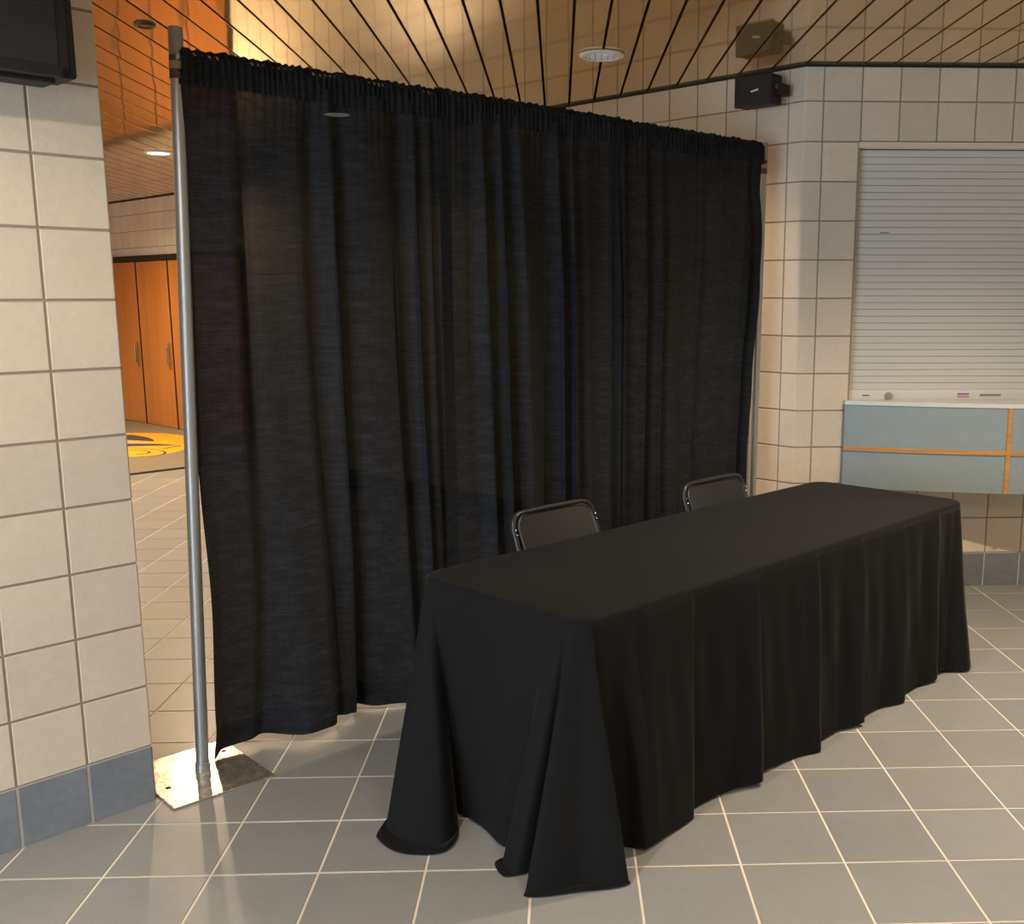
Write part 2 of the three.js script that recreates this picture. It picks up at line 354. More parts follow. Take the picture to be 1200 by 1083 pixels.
// ---------------------------------------------------------------- ceiling of glossy planks
const ceiling = structure('ceiling', 'glossy amber linear plank ceiling with dark gaps', 'ceiling');
{
  part('plenum', box(X0 - 0.2, X1 + 0.2, CEIL + 0.2, CEIL + 0.35, Z0 - 0.2, Z1 + 0.2), plenumMat, ceiling);
  const P = 0.1524, gap = 0.013, w = P - gap, len = Z1 - Z0 + 0.2, h = 0.03, r = 0.0012;
  const s = new THREE.Shape();
  s.moveTo(-w / 2, h); s.lineTo(-w / 2, r); s.quadraticCurveTo(-w / 2, 0, -w / 2 + r, 0); s.lineTo(w / 2 - r, 0); s.quadraticCurveTo(w / 2, 0, w / 2, r); s.lineTo(w / 2, h); s.closePath();
  const variants = [0, 1, 2, 3, 4].map(k => {
    const g = new THREE.ExtrudeGeometry(s, { depth: len, bevelEnabled: false, curveSegments: 3 }); g.translate(0, 0, -len / 2);
    const p = g.attributes.position, uv = g.attributes.uv; for (let i = 0; i < uv.count; i++) uv.setXY(i, p.getX(i) + k * 0.37, p.getZ(i) + k * 1.71);
    return g;
  });
  for (let i = -49; i * P + 1.383 + P / 2 < X1 + 0.2; i++) {
    const x = 1.383 + (i + 0.5) * P; if (x < X0 - 0.2) continue;
    const m = part('plank', variants[(i + 500) % 5], plankMats[Math.floor(rnd() * 3)], ceiling);
    m.position.set(x, CEIL, (Z0 + Z1) / 2); m.rotation.z = range(-0.0035, 0.0035); m.rotation.x = range(-0.00015, 0.00015);
  }
  const trim = structure('trim_1', 'thin dark ceiling edge strip along the block walls', 'trim');
  const y0 = CEIL - 0.013, y1 = CEIL - 0.0005, dark = blackTrim;
  part('edge_strip', box(CORNER[0] - 0.004, X1, y0, y1, CORNER[1], CORNER[1] + 0.012), dark, trim);
  const g = box(0, SLEN + 0.004, y0, y1, 0, 0.012); g.rotateY(Math.atan2(-K, K)); g.translate(CORNER[0] - SLEN * K, 0, CORNER[1] - SLEN * K); part('edge_strip', g, dark, trim);
  const g2 = box(0, 6.2, y0, y1, 0, 0.012); g2.rotateY(Math.atan2(-K, K)); g2.translate(FARD / 2 - 12.6 * K, 0, -FARD / 2 - 12.6 * K); part('edge_strip', g2, dark, trim);
}

// ---------------------------------------------------------------- doors and carpet in the distance
{
  const P = (u, n) => [FARD / 2 + u * K - n * K, -FARD / 2 + u * K + n * K], turn = Math.atan2(-K, K);
  const seams = [-12.49, -11.61, -10.73, -9.85, -8.97, -8.09];
  for (let i = 0; i + 1 < seams.length; i++) {
    const d = structure(`door_${i + 1}`, 'orange wood veneer door in a row under a black header', 'door'); d.userData.group = 'orange doors in the far wall';
    const u = (seams[i] + seams[i + 1]) / 2, c = P(u, 0);
    d.position.set(c[0], 0, c[1]); d.rotation.y = turn;
    const w = 0.88;
    part('leaf', rbox(-w / 2 + 0.015, w / 2 - 0.015, 0.012, DOOR_TOP - 0.004, 0.0, 0.045, 0.004), doorMat, d);
    const h = part('pull_plate', rbox(w / 2 - 0.12, w / 2 - 0.055, 0.74, 1.06, 0.045, 0.055, 0.002), brassMat, d);
    part('pull_handle', merged([rod(V(w / 2 - 0.088, 0.80, 0.095), V(w / 2 - 0.088, 1.0, 0.095), 0.011), rod(V(w / 2 - 0.088, 0.81, 0.05), V(w / 2 - 0.088, 0.81, 0.095), 0.008), rod(V(w / 2 - 0.088, 0.99, 0.05), V(w / 2 - 0.088, 0.99, 0.095), 0.008)]), brassMat, h);
  }
  const head = structure('trim_2', 'black header beam above the orange doors', 'trim');
  const g = box(-12.6, -7.9, DOOR_TOP, HEAD, 0, 0.06); g.rotateY(turn); g.translate(FARD / 2, 0, -FARD / 2); part('header', g, blackTrim, head);
  const jamb = structure('trim_3', 'dark frame posts between the orange doors', 'trim');
  for (const s of seams) { const b = box(s - 0.014, s + 0.014, 0, DOOR_TOP, -0.002, 0.05); b.rotateY(turn); b.translate(FARD / 2, 0, -FARD / 2); part('post', b, blackTrim, jamb); }

  // carpet: local a = (x - z) K across, b = -(x + z) K away from the tiles
  const A0 = CARPET_A, A1 = FARD * K - 0.002, B0 = CARPET_B, B1 = 11.3, S = 1024;
  const cv = document.createElement('canvas'); cv.width = cv.height = S; const q = cv.getContext('2d');
  const X = a => (a - A0) / (A1 - A0) * S, Y = b => S - (b - B0) / (B1 - B0) * S;
  q.fillStyle = '#85796a'; q.fillRect(0, 0, S, S);
  let s2 = 77; const r2 = () => { s2 = (s2 * 1664525 + 1013904223) >>> 0; return s2 / 4294967296; };
  for (let i = 0; i < 9000; i++) { q.fillStyle = r2() < 0.5 ? 'rgba(60,52,44,0.25)' : 'rgba(170,158,140,0.22)'; q.fillRect(r2() * S, r2() * S, 3, 3); }
  const blob = (pts, color) => { q.fillStyle = color; q.beginPath(); q.moveTo(X(pts[0][0]), Y(pts[0][1])); for (let i = 1; i < pts.length; i += 2) q.quadraticCurveTo(X(pts[i][0]), Y(pts[i][1]), X(pts[(i + 1) % pts.length][0]), Y(pts[(i + 1) % pts.length][1])); q.closePath(); q.fill(); };
  const gold = '#e0a51c', dark = '#453c42', pale = '#b3a894';
  blob([[3.55, 8.3], [3.5, 9.9], [4.4, 10.0], [4.95, 9.6], [4.75, 8.9], [4.6, 8.3], [4.1, 8.0], [3.7, 7.8]], gold);
  blob([[4.05, 9.6], [4.2, 9.9], [4.42, 9.75], [4.5, 9.3], [4.35, 9.0], [4.25, 9.2]], dark);
  blob([[3.75, 9.3], [3.95, 9.6], [4.1, 9.35], [4.3, 8.95], [4.25, 8.65], [3.95, 8.95]], pale);
  blob([[3.7, 9.1], [3.9, 9.3], [4.1, 9.0], [4.35, 8.75], [4.38, 8.5], [4.0, 8.75]], dark);
  q.strokeStyle = dark; q.lineWidth = 9;
  for (const rr of [0.14, 0.27]) { q.beginPath(); q.ellipse(X(3.82), Y(8.35), rr / (A1 - A0) * S, rr * 1.5 / (B1 - B0) * S, 0.4, -1.9, 1.6); q.stroke(); }
  q.beginPath(); q.moveTo(X(4.15), Y(8.35)); q.lineTo(X(4.4), Y(8.45)); q.stroke();
  const tx = new THREE.CanvasTexture(cv); tx.colorSpace = THREE.SRGBColorSpace;
  const mat = std({ map: tx, roughness: 0.95, bumpMap: height([[128, 128, 1], [256, 256, 1]], 801, [8, 8]), bumpScale: 0.003 });
  const rug = thing('entrance_carpet', 'grey brown carpet with a golden swirl print before the orange doors', 'carpet');
  // local +x -> (K, -K) and local -z -> (-K, -K)
  const m = part('pile', (() => { const gg = new THREE.BufferGeometry(), pos = [], uv = [], at = (a, b, y) => [a * K - b * K, y, -a * K - b * K];
    const push = (p, u) => { pos.push(...p); uv.push(...u); };
    const y = 0.007, C = [[A0, B0, 0, 0], [A1, B0, 1, 0], [A1, B1, 1, 1], [A0, B1, 0, 1]];
    for (const i of [0, 1, 2, 0, 2, 3]) push(at(C[i][0], C[i][1], y), [C[i][2], C[i][3]]);
    for (let i = 0; i < 4; i++) { const c = C[i], d = C[(i + 1) % 4]; for (const [e, yy] of [[c, 0], [d, 0], [d, y], [c, 0], [d, y], [c, y]]) push(at(e[0], e[1], yy), [e[2], e[3]]); }
    gg.setAttribute('position', new THREE.Float32BufferAttribute(pos, 3)); gg.setAttribute('uv', new THREE.Float32BufferAttribute(uv, 2)); gg.computeVertexNormals(); return gg; })(), mat, rug);
  const strip = box(A0, A1, 0, 0.012, -B0 - 0.02, -B0 + 0.035); strip.rotateY(Math.PI / 4); part('edge_strip', strip, blackTrim, rug, 'dark edging strip');
}

// ---------------------------------------------------------------- rolling shutter and counter
{
  const zf = CORNER[1] - 0.055, s = thing('rolling_shutter', 'white closed rolling shutter with thin slats above the counter', 'shutter', [HX0, HY0 + 0.02, zf]);
  const W = HX1 - HX0, H = HY1 - HY0 - 0.022, pitch = 0.0365, bar = 0.068;
  const n = Math.floor((H - bar) / pitch), prof = new THREE.Shape();
  prof.moveTo(0, 0.0007); prof.lineTo(0.0016, 0.0016); prof.quadraticCurveTo(0.0024, pitch / 2, 0.0016, pitch - 0.0016); prof.lineTo(0, pitch - 0.0007); prof.lineTo(-0.004, pitch - 0.0007); prof.lineTo(-0.004, 0.0007); prof.closePath();
  // profile x -> +z, extrude -> +x
  const fix = new THREE.ExtrudeGeometry(prof, { depth: W - 0.03, bevelEnabled: false, curveSegments: 5 }); fix.applyMatrix4(new THREE.Matrix4().makeBasis(V(0, 0, 1), V(0, 1, 0), V(1, 0, 0))); { const ix = fix.attributes.position; const arr = ix.array; for (let i = 0; i < arr.length; i += 9) for (let k = 0; k < 3; k++) { const t = arr[i + 3 + k]; arr[i + 3 + k] = arr[i + 6 + k]; arr[i + 6 + k] = t; } } fix.computeVertexNormals();
  for (let i = 0; i < n; i++) { const m = part('slat', fix, shutterMat, s); m.position.set(0.015, bar + i * pitch, range(-0.0008, 0.0008)); }
  const bb = part('bottom_bar', rbox(0.012, W - 0.012, 0.004, bar, -0.012, 0.012, 0.003), shutterBarMat, s);
  const knob = new THREE.CylinderGeometry(0.02, 0.022, 0.022, 24); knob.rotateX(Math.PI / 2); knob.translate(0.235, 0.033, 0.022);
  part('lock_knob', knob, steel, bb, 'small round metal lock knob');
  part('lock_tab', rbox(0.225, 0.246, 0.008, 0.024, 0.01, 0.03, 0.003), steel, bb);
  part('caution_sticker', box(0.625, 0.69, 0.038, 0.047, 0.012, 0.0126), std({ color: 0x6a6cb5, roughness: 0.6 }), bb, 'blue and red printed sticker');
  part('caution_sticker', box(0.625, 0.69, 0.022, 0.033, 0.012, 0.0126), std({ color: 0xd08a86, roughness: 0.6 }), bb);
  part('finger_slot', rbox(0.75, 0.87, 0.030, 0.042, 0.009, 0.0135, 0.0015), std({ color: 0x8d8a86, roughness: 0.5 }), bb);
  part('maker_label', box(0.085, 0.145, 0.015, 0.04, 0.012, 0.0125), whiteMark, bb, 'small white label');
  part('maker_print', box(0.09, 0.13, 0.034, 0.039, 0.0125, 0.0128), rubber, bb);
  part('slat_scuff', box(0.15, 0.2, 0.9135, 0.918, 0.0058, 0.0068), std({ color: 0x77736d, roughness: 0.8 }), s, 'short dark scuff on one slat');
  for (const x of [0.0, W - 0.03]) part('guide_rail', box(x, x + 0.03, 0, H, -0.03, -0.014), shutterBarMat, s);
  const hood = thing('shutter_hood', 'pale head strip above the rolling shutter', 'trim', [HX0, HY1 - 0.032, CORNER[1]]);
  part('hood_strip', rbox(0.0, W, 0, 0.031, -0.047, 0.012, 0.003), std({ color: 0xe0d6c2, roughness: 0.5 }), hood);

  // counter with a bowed front
  const c = thing('service_counter', 'blue grey bowed counter front with light wood strips and white ledge', 'counter', [0, 0, CORNER[1]]);
  const cx0 = 2.872, cx1 = 5.93, mid = (cx0 + cx1) / 2, half = (cx1 - cx0) / 2;
  const front = x => 0.035 + 0.30 * (1 - ((x - mid) / half) ** 2);
  const bow = (x0, x1, y0, y1, d0, d1, n = 24) => {             // a slab following the bow, from depth front+d0 to front+d1
    const pos = [], quad = (a, b, c2, d) => pos.push(...a, ...b, ...c2, ...a, ...c2, ...d);
    const pt = (x, y, d) => [x, y, d <= -9 ? 0.001 : front(x) + d];
    for (let i = 0; i < n; i++) {
      const xa = x0 + (x1 - x0) * i / n, xb = x0 + (x1 - x0) * (i + 1) / n;
      quad(pt(xa, y0, d1), pt(xb, y0, d1), pt(xb, y1, d1), pt(xa, y1, d1));
      quad(pt(xb, y0, d0), pt(xa, y0, d0), pt(xa, y1, d0), pt(xb, y1, d0));
      quad(pt(xa, y1, d1), pt(xb, y1, d1), pt(xb, y1, d0), pt(xa, y1, d0));
      quad(pt(xa, y0, d0), pt(xb, y0, d0), pt(xb, y0, d1), pt(xa, y0, d1));
    }
    quad(pt(x0, y0, d0), pt(x0, y0, d1), pt(x0, y1, d1), pt(x0, y1, d0));
    quad(pt(x1, y0, d1), pt(x1, y0, d0), pt(x1, y1, d0), pt(x1, y1, d1));
    const g2 = new THREE.BufferGeometry(); g2.setAttribute('position', new THREE.Float32BufferAttribute(pos, 3));
    const uv = []; for (let i = 0; i < pos.length; i += 3) uv.push(pos[i] + pos[i + 2], pos[i + 1]); g2.setAttribute('uv', new THREE.Float32BufferAttribute(uv, 2));
    g2.computeVertexNormals(); return g2;
  };
  const vs = [cx0, 3.69, 4.40, 5.11, cx1];
  for (let i = 0; i + 1 < vs.length; i++) {
    const a = vs[i] + (i ? 0.011 : 0), b = vs[i + 1] - (i + 2 < vs.length ? 0.011 : 0);
    part('upper_panel', bow(a, b, 0.815, 1.045, -9, 0), counterMat, c); part('lower_panel', bow(a, b, 0.585, 0.793, -9, 0), counterMat, c);
    part('wood_strip', bow(a, b, 0.793, 0.815, -9, 0.008), oakMat, c, 'light wood strip');
    if (i) part('wood_strip', bow(vs[i] - 0.011, vs[i] + 0.011, 0.585, 1.045, -9, 0.010, 2), oakMat, c, 'light wood strip');
  }
  part('ledge', bow(cx0 - 0.002, cx1, 1.045, 1.066, -9, 0.006), ledgeMat, c, 'white counter ledge');
}

// ---------------------------------------------------------------- downlights
const LAMPS = [
  [1.531, -3.02, 'round white downlight with louvre in the plank ceiling beside the slanted wall', 0.55, 0.55, 'louvre'],
  [-2.03, -6.74, 'bright glowing round downlight in the plank ceiling near the orange doors', 14, 2.4, 'warm'],
  [-0.138, -4.767, 'round downlight in the plank ceiling hidden behind the black drape', 6, 1.6],
  [0.195, 1.075, 'round downlight in the plank ceiling before the cream wall end', 3, 1.25, 'wide'],
  [3.2, -1.3, 'round downlight in the plank ceiling before the counter', 3, 2.2, 'narrow'],
  [2.35, 1.9, 'round downlight in the plank ceiling over the open floor', 3, 1.3],
  [-1.9, 2.2, 'round downlight in the plank ceiling near the entrance', 3],
  [5.1, 0.5, 'round downlight in the plank ceiling near the far end of the counter', 3],
  [-3.9, -8.65, 'round downlight in the plank ceiling right before the orange doors', 3, 3.4, 'warm'],
  [-3.7, -2.6, 'round downlight in the plank ceiling behind the cream wall end', 3, 2.6, 'warm'],
  [4.3, 3.4, 'round downlight in the plank ceiling in the corner behind the viewer', 3, 1.6],
  [0.3, 3.9, 'round downlight in the plank ceiling behind the viewer', 3, 1.6],
];
for (const [x, z, label, glow, more = 1, kind = ''] of LAMPS) {
  const l = thing('recessed_downlight', label, 'lamp', [x, CEIL - 0.016, z]);
  const ring = new THREE.LatheGeometry([[0.082, 0.012], [0.084, 0.002], [0.09, 0.0], [0.105, 0.001], [0.113, 0.006], [0.1135, 0.0155], [0.082, 0.0155]].map(p => new THREE.Vector2(...p)), 48);
  part('trim_ring', ring, trimWhite, l, 'white trim ring');
  const bowl = new THREE.LatheGeometry((kind === 'louvre' ? [[0.001, 0.0150], [0.05, 0.0148], [0.083, 0.012]] : [[0.001, -0.004], [0.05, -0.001], [0.084, 0.004]]).map(p => new THREE.Vector2(...p)), 40);
  part('lens', bowl, std({ color: 0xaab4be, roughness: 0.4, emissive: new THREE.Color().setRGB(1, 0.93, 0.86), emissiveIntensity: glow }), l, 'glowing lens');
  if (kind === 'louvre') for (let i = -2; i <= 2; i++) { const o = i * 0.031, hw = Math.sqrt(0.081 ** 2 - o ** 2); part('louvre_blade', box(o - 0.0012, o + 0.0012, 0.003, 0.0135, -hw, hw), reflector, l); }
  if (kind === 'louvre') for (let i = -1; i <= 1; i++) { const o = i * 0.04, hw = Math.sqrt(0.081 ** 2 - o ** 2); part('louvre_blade', box(-hw, hw, 0.003, 0.0135, o - 0.0012, o + 0.0012), reflector, l); }
  const sp = new THREE.SpotLight({ warm: WARM_COLOR, narrow: AMBER_COLOR, louvre: AMBER_COLOR }[kind] || LAMP_COLOR, LAMP_POWER * more, 0, ({ narrow: 66, warm: 84, wide: 80 }[kind] || 68) * Math.PI / 180, { narrow: 0.55, warm: 0.55, wide: 0.35 }[kind] || 0.7, 2);
  sp.position.set(0, -0.014, 0); sp.target.position.set(0, -2, 0); sp.castShadow = true; sp.shadow.radius = 2.2; sp.shadow.mapSize.set(1024, 1024);
  l.add(sp); l.add(sp.target);
}
{ // small dark ceiling speaker or sensor ring
  const l = thing('ceiling_sensor', 'small brown ring fitting in the plank ceiling beside the upright pole', 'fitting', [-0.518, CEIL - 0.012, -2.517]);
  part('ring', new THREE.LatheGeometry([[0.028, 0.011], [0.03, 0.001], [0.042, 0.0], [0.047, 0.006], [0.047, 0.0115]].map(p => new THREE.Vector2(...p)), 32), std({ color: 0x6d4a28, roughness: 0.4, metalness: 0.4 }), l);
  part('disc', new THREE.CylinderGeometry(0.029, 0.029, 0.003, 28).translate(0, 0.009, 0), std({ color: 0xb08a58, roughness: 0.4, metalness: 0.4 }), l);
}

// ---------------------------------------------------------------- wall speakers
{
  const k = thing('wall_speaker', 'small black box loudspeaker on a bracket high on the slanted wall', 'speaker', [0, 0, 0]);
  // local x along the wall towards the corner, z out of the wall
  const u = 0.205, off = 0.075; k.position.set(CORNER[0] - u * K, 2.61, CORNER[1] - u * K); k.rotation.y = Math.atan2(-K, K);
  part('cabinet', rbox(-0.115, 0.112, 0, 0.152, off, off + 0.085, 0.012, 3), speakerMat, k);
  part('grille', rbox(-0.118, 0.115, -0.003, 0.155, off + 0.085, off + 0.112, 0.010, 3), grilleMat, k);
  const logo = rbox(-0.017, 0.03, 0.0, 0.0085, 0, 0.002, 0.0008); logo.rotateZ(0.16); logo.translate(0.008, 0.068, off + 0.1115);
  part('logo_badge', logo, whiteMark, k, 'small white logo badge');
  const br = part('bracket', merged([rbox(-0.03, 0.03, 0.03, 0.12, 0.0, 0.018, 0.004), rod(V(0, 0.075, 0.01), V(0, 0.075, off + 0.01), 0.016)]), speakerMat, k);
  part('side_clamp', rbox(0.11, 0.14, 0.045, 0.105, off - 0.03, off + 0.05, 0.006), speakerMat, k);
  const kn = new THREE.SphereGeometry(0.017, 20, 14); kn.scale(0.6, 1, 1); kn.translate(0.117, 0.088, off + 0.06); part('pivot_knob', kn, std({ color: 0x3a3a3c, roughness: 0.3 }), br);
}
{
  const k = thing('wall_loudspeaker', 'large black loudspeaker cabinet with grille high on the cream wall end', 'speaker');
  const u = 0.377; k.position.set(PE[0] - u * K, 2.19, PE[1] + u * K); k.rotation.y = Math.PI / 4; // local x towards the wall edge
  part('cabinet', rbox(-0.24, 0.245, 0.012, 0.62, 0.05, 0.185, 0.01, 3), speakerMat, k);
  part('grille', rbox(-0.215, 0.198, 0.035, 0.6, 0.18, 0.202, 0.008, 3), grilleMat, k);
  part('grille_frame', merged([rbox(-0.24, 0.222, 0.012, 0.04, 0.178, 0.198, 0.005), rbox(0.195, 0.222, 0.012, 0.62, 0.178, 0.198, 0.005), rbox(-0.24, -0.212, 0.012, 0.62, 0.178, 0.198, 0.005)]), speakerMat, k);
  part('mount', rbox(0.02, 0.2, 0.0, 0.014, 0.06, 0.15, 0.004), speakerMat, k); part('mount', rbox(-0.06, 0.06, 0.1, 0.4, 0, 0.06, 0.004), speakerMat, k);
}

// ---------------------------------------------------------------- pipe and drape
const DL = V(0.085, 0, -1.105), DR = V(2.372, 0, -3.145);
const dLen = DL.distanceTo(DR), dd = DR.clone().sub(DL).normalize(), dn = V(-dd.z, 0, dd.x);     // dn looks towards the camera
const BAR = 2.385;
function upright(label, base, top) {
  const u = thing('drape_upright', label, 'stand', [base.x, 0, base.z], Math.atan2(-dd.z, dd.x), 'steel uprights of the drape');
  const loc = p => u.worldToLocal(p.clone()); u.updateMatrixWorld();
  const plate = part('base_plate', rbox(-0.185, 0.165, 0, 0.007, -0.2, 0.205, 0.002), plateMat, u, 'scratched polished steel base plate');
  for (const [x, z] of [[-0.14, 0.05], [0.12, -0.1]]) { const h = new THREE.CylinderGeometry(0.009, 0.009, 0.0006, 18); h.translate(x, 0.0073, z); part('bolt_hole', h, rubber, plate); }
  const a = V(0, 0.006, 0), b = loc(top);
  const at = f => a.clone().lerp(b, f);
  part('socket', rod(a, at(0.012), 0.0255, 24), steel, u);
  part('pole', rod(at(0.001), at(0.965), 0.0215, 28), steel, u);
  part('pole_cap', rod(at(0.965), at(1), 0.023, 28), std({ color: 0x9a9aa0, metalness: 0.6, roughness: 0.45 }), u);
  part('label_band', rod(at(0.935), at(0.9645), 0.0232, 28), std({ color: 0x4a4038, roughness: 0.6 }), u, 'dark sticker band');
  part('label_band', rod(at(0.947), at(0.957), 0.0236, 28), std({ color: 0xa08a68, roughness: 0.6 }), u, 'tan sticker band');
  return u;
}
upright('steel upright pole on a polished base plate beside the cream wall end', V(0.063, 0, -0.97), V(0.088, 2.475, -1.125));
upright('steel upright pole at the drape end near the counter wall', V(2.357, 0, -3.12), V(2.382, 2.412, -3.155));
{
  const bar = thing('drape_crossbar', 'steel crossbar through the drape pocket', 'rail');
  part('bar', rod(DL.clone().setY(BAR), DR.clone().setY(BAR), 0.018, 20), steel, bar);
}
const lerpList = (pts, x) => { if (x <= pts[0][0]) return pts[0][1]; for (let i = 0; i + 1 < pts.length; i++) if (x <= pts[i + 1][0]) { let f = (x - pts[i][0]) / (pts[i + 1][0] - pts[i][0]); f = f * f * (3 - 2 * f); return pts[i][1] + (pts[i + 1][1] - pts[i][1]) * f; } return pts[pts.length - 1][1]; };
const ripple = (s, k) => Math.sin(s * 12.9 + k) * 0.5 + Math.sin(s * 23.7 + k * 1.7) * 0.3 + Math.sin(s * 41.3 + k * 2.3) * 0.2;
const bulge = s => lerpList([[0, 0.02], [0.06, -0.03], [0.16, -0.045], [0.33, 0.10], [0.44, 0.075], [0.56, -0.02], [0.68, -0.01], [0.87, 0.06], [1.0, 0.0], [1.25, 0.05], [1.5, -0.03], [1.8, 0.05], [2.05, -0.03], [2.4, 0.05], [2.7, -0.02], [3.07, 0.0]], s);
const leftEdge = y => lerpList([[0, -0.045], [0.12, -0.03], [0.6, -0.012], [1.0, -0.022], [1.25, -0.03], [1.7, -0.03], [2.1, -0.018], [2.34, 0.004], [2.4, 0.008]], y);
const rightEdge = y => dLen - lerpList([[0, 0.115], [0.8, 0.112], [1.2, 0.085], [1.7, 0.035], [1.95, 0.012], [2.2, 0.03], [2.4, 0.03]], y);
function drapeSheet(s0, s1, y0, y1, k, rows, push = 0, edgeL = false, edgeR = false) {
  const cols = Math.round((s1 - s0) / 0.006);
  return sheet(cols, rows, (i, j) => {
    const y = y1 + (y0(s0 + (s1 - s0) * i) - y1) * j;
    const a = edgeL ? leftEdge(y) : s0, b = edgeR ? rightEdge(y) : s1;
    const s = a + (b - a) * i, sr = s0 + (s1 - s0) * i;
    const low = 1 - y / 2.4, drift = 0.03 * Math.sin(sr * 5 + k) * low;
    const ph = 2 * Math.PI * ((sr + drift) / 0.15 + 1.05 * ripple(sr * 0.42, k));
    const amp = (0.008 + 0.026 * Math.min(1, low * 3.2)) * Math.max(0.3, 0.8 + 0.75 * ripple(sr * 0.4 + 3, k + 2));
    let n = amp * (Math.sin(ph) + 0.28 * Math.sin(2 * ph + 1.1 + k));
    n += 0.0035 * Math.sin(sr * 2 * Math.PI / 0.031 + 3 * ripple(sr, k)) * Math.exp(-(2.35 - y) / 0.16);
    n += 0.009 * ripple(sr * 0.9, k + 5) * low;
    n += bulge(sr) * Math.pow(Math.max(0, 1 - y / 1.5), 1.6);
    n += 0.024 + push;
    return [DL.x + dd.x * s + dn.x * n, y, DL.z + dd.z * s + dn.z * n];
  }, s1 - s0, y1);
}
const bottomY = s => 0.022 + 0.012 * Math.sin(s * 5.1) - (s < 0.06 ? 0.018 * (1 - s / 0.06) : 0);
const panels = [[0.012, 1.06, 1.3, 'black drape panel hanging beside the cream wall end'], [0.99, 2.0, 4.1, 'middle black drape panel between its two neighbours'], [1.94, dLen - 0.022, 7.7, 'black drape panel hanging nearest the counter wall']];
panels.forEach(([s0, s1, k, label], i) => {
  const p = thing('black_drape', label, 'drape', [0, 0, 0], 0, 'black drape panels');
  const push = [0, 0.022, 0.004][i], eL = i === 0, eR = i === 2;
  part('panel', drapeSheet(s0, s1, bottomY, 2.345, k, 90, push, eL, eR), drapeMat, p);
  part('hem', drapeSheet(s0 + 0.002, s1 - 0.002, s => bottomY(s) + 0.002, 0.118 + 0.004 * i, k, 10, push + 0.003, eL, eR), drapeMat, p, 'doubled bottom hem');
  // rod pocket: gathered sleeve around the crossbar with a short ruffle above it
  const cols = Math.round((s1 - s0) / 0.004);
  part('rod_pocket', sheet(cols, 20, (u, v) => {
    const s = s0 + (s1 - s0) * u, g = 0.0035 * Math.sin(s * 2 * Math.PI / 0.023 + 4 * ripple(s * 1.3, k)) + 0.003 * ripple(s * 2.2, k + 1);
    const y = lerpList([[0, 2.30], [0.2, 2.345], [0.36, BAR], [0.5, BAR + 0.027], [0.58, BAR + 0.032], [0.66, BAR + 0.02], [0.8, BAR], [0.9, 2.345], [1, 2.31]], v);
    const n = lerpList([[0, 0.027], [0.2, 0.028], [0.36, 0.028], [0.5, 0.006], [0.58, -0.004], [0.66, -0.012], [0.8, -0.025], [0.9, -0.01], [1, 0.016]], v) + g * 1.6 + push;
    const top = v > 0.4 && v < 0.7 ? 0.004 * (ripple(s * 3.1, k) + 0.7 * Math.sin(s * 170 + 5 * ripple(s, k))) : 0;
    return [DL.x + dd.x * s + dn.x * n, y + top, DL.z + dd.z * s + dn.z * n];
  }, s1 - s0, 0.3), drapeMat, p, 'gathered rod pocket');
});

// ---------------------------------------------------------------- table under the black cloth
const TA = 44.3 * Math.PI / 180, TC = [1.9635, -1.3645], TL = 2.40, TW = 0.752, TH = 0.75;
const e1 = [Math.cos(TA), -Math.sin(TA)], e2 = [-Math.sin(TA), -Math.cos(TA)];
const tw = (u, v) => [TC[0] + (u - TL / 2) * e1[0] + (v - TW / 2) * e2[0], TC[1] + (u - TL / 2) * e1[1] + (v - TW / 2) * e2[1]];
{
  const t = thing('folding_table', 'folding table fully covered by the black tablecloth', 'table', [TC[0], 0, TC[1]], TA);
  part('table_top', rbox(-TL / 2 + 0.035, TL / 2 - 0.035, TH - 0.045, TH - 0.008, -TW / 2 + 0.035, TW / 2 - 0.035, 0.01), std({ color: 0xbfb8a8, roughness: 0.7 }), t);
  for (const sx of [-1, 1]) { for (const sz of [-1, 1]) part('leg', rod(V(sx * 1.0, 0, sz * 0.27), V(sx * 1.0, TH - 0.04, sz * 0.27), 0.014), steel, t); part('leg_brace', rod(V(sx * 1.0, 0.25, -0.27), V(sx * 1.0, 0.25, 0.27), 0.009), steel, t); }
}
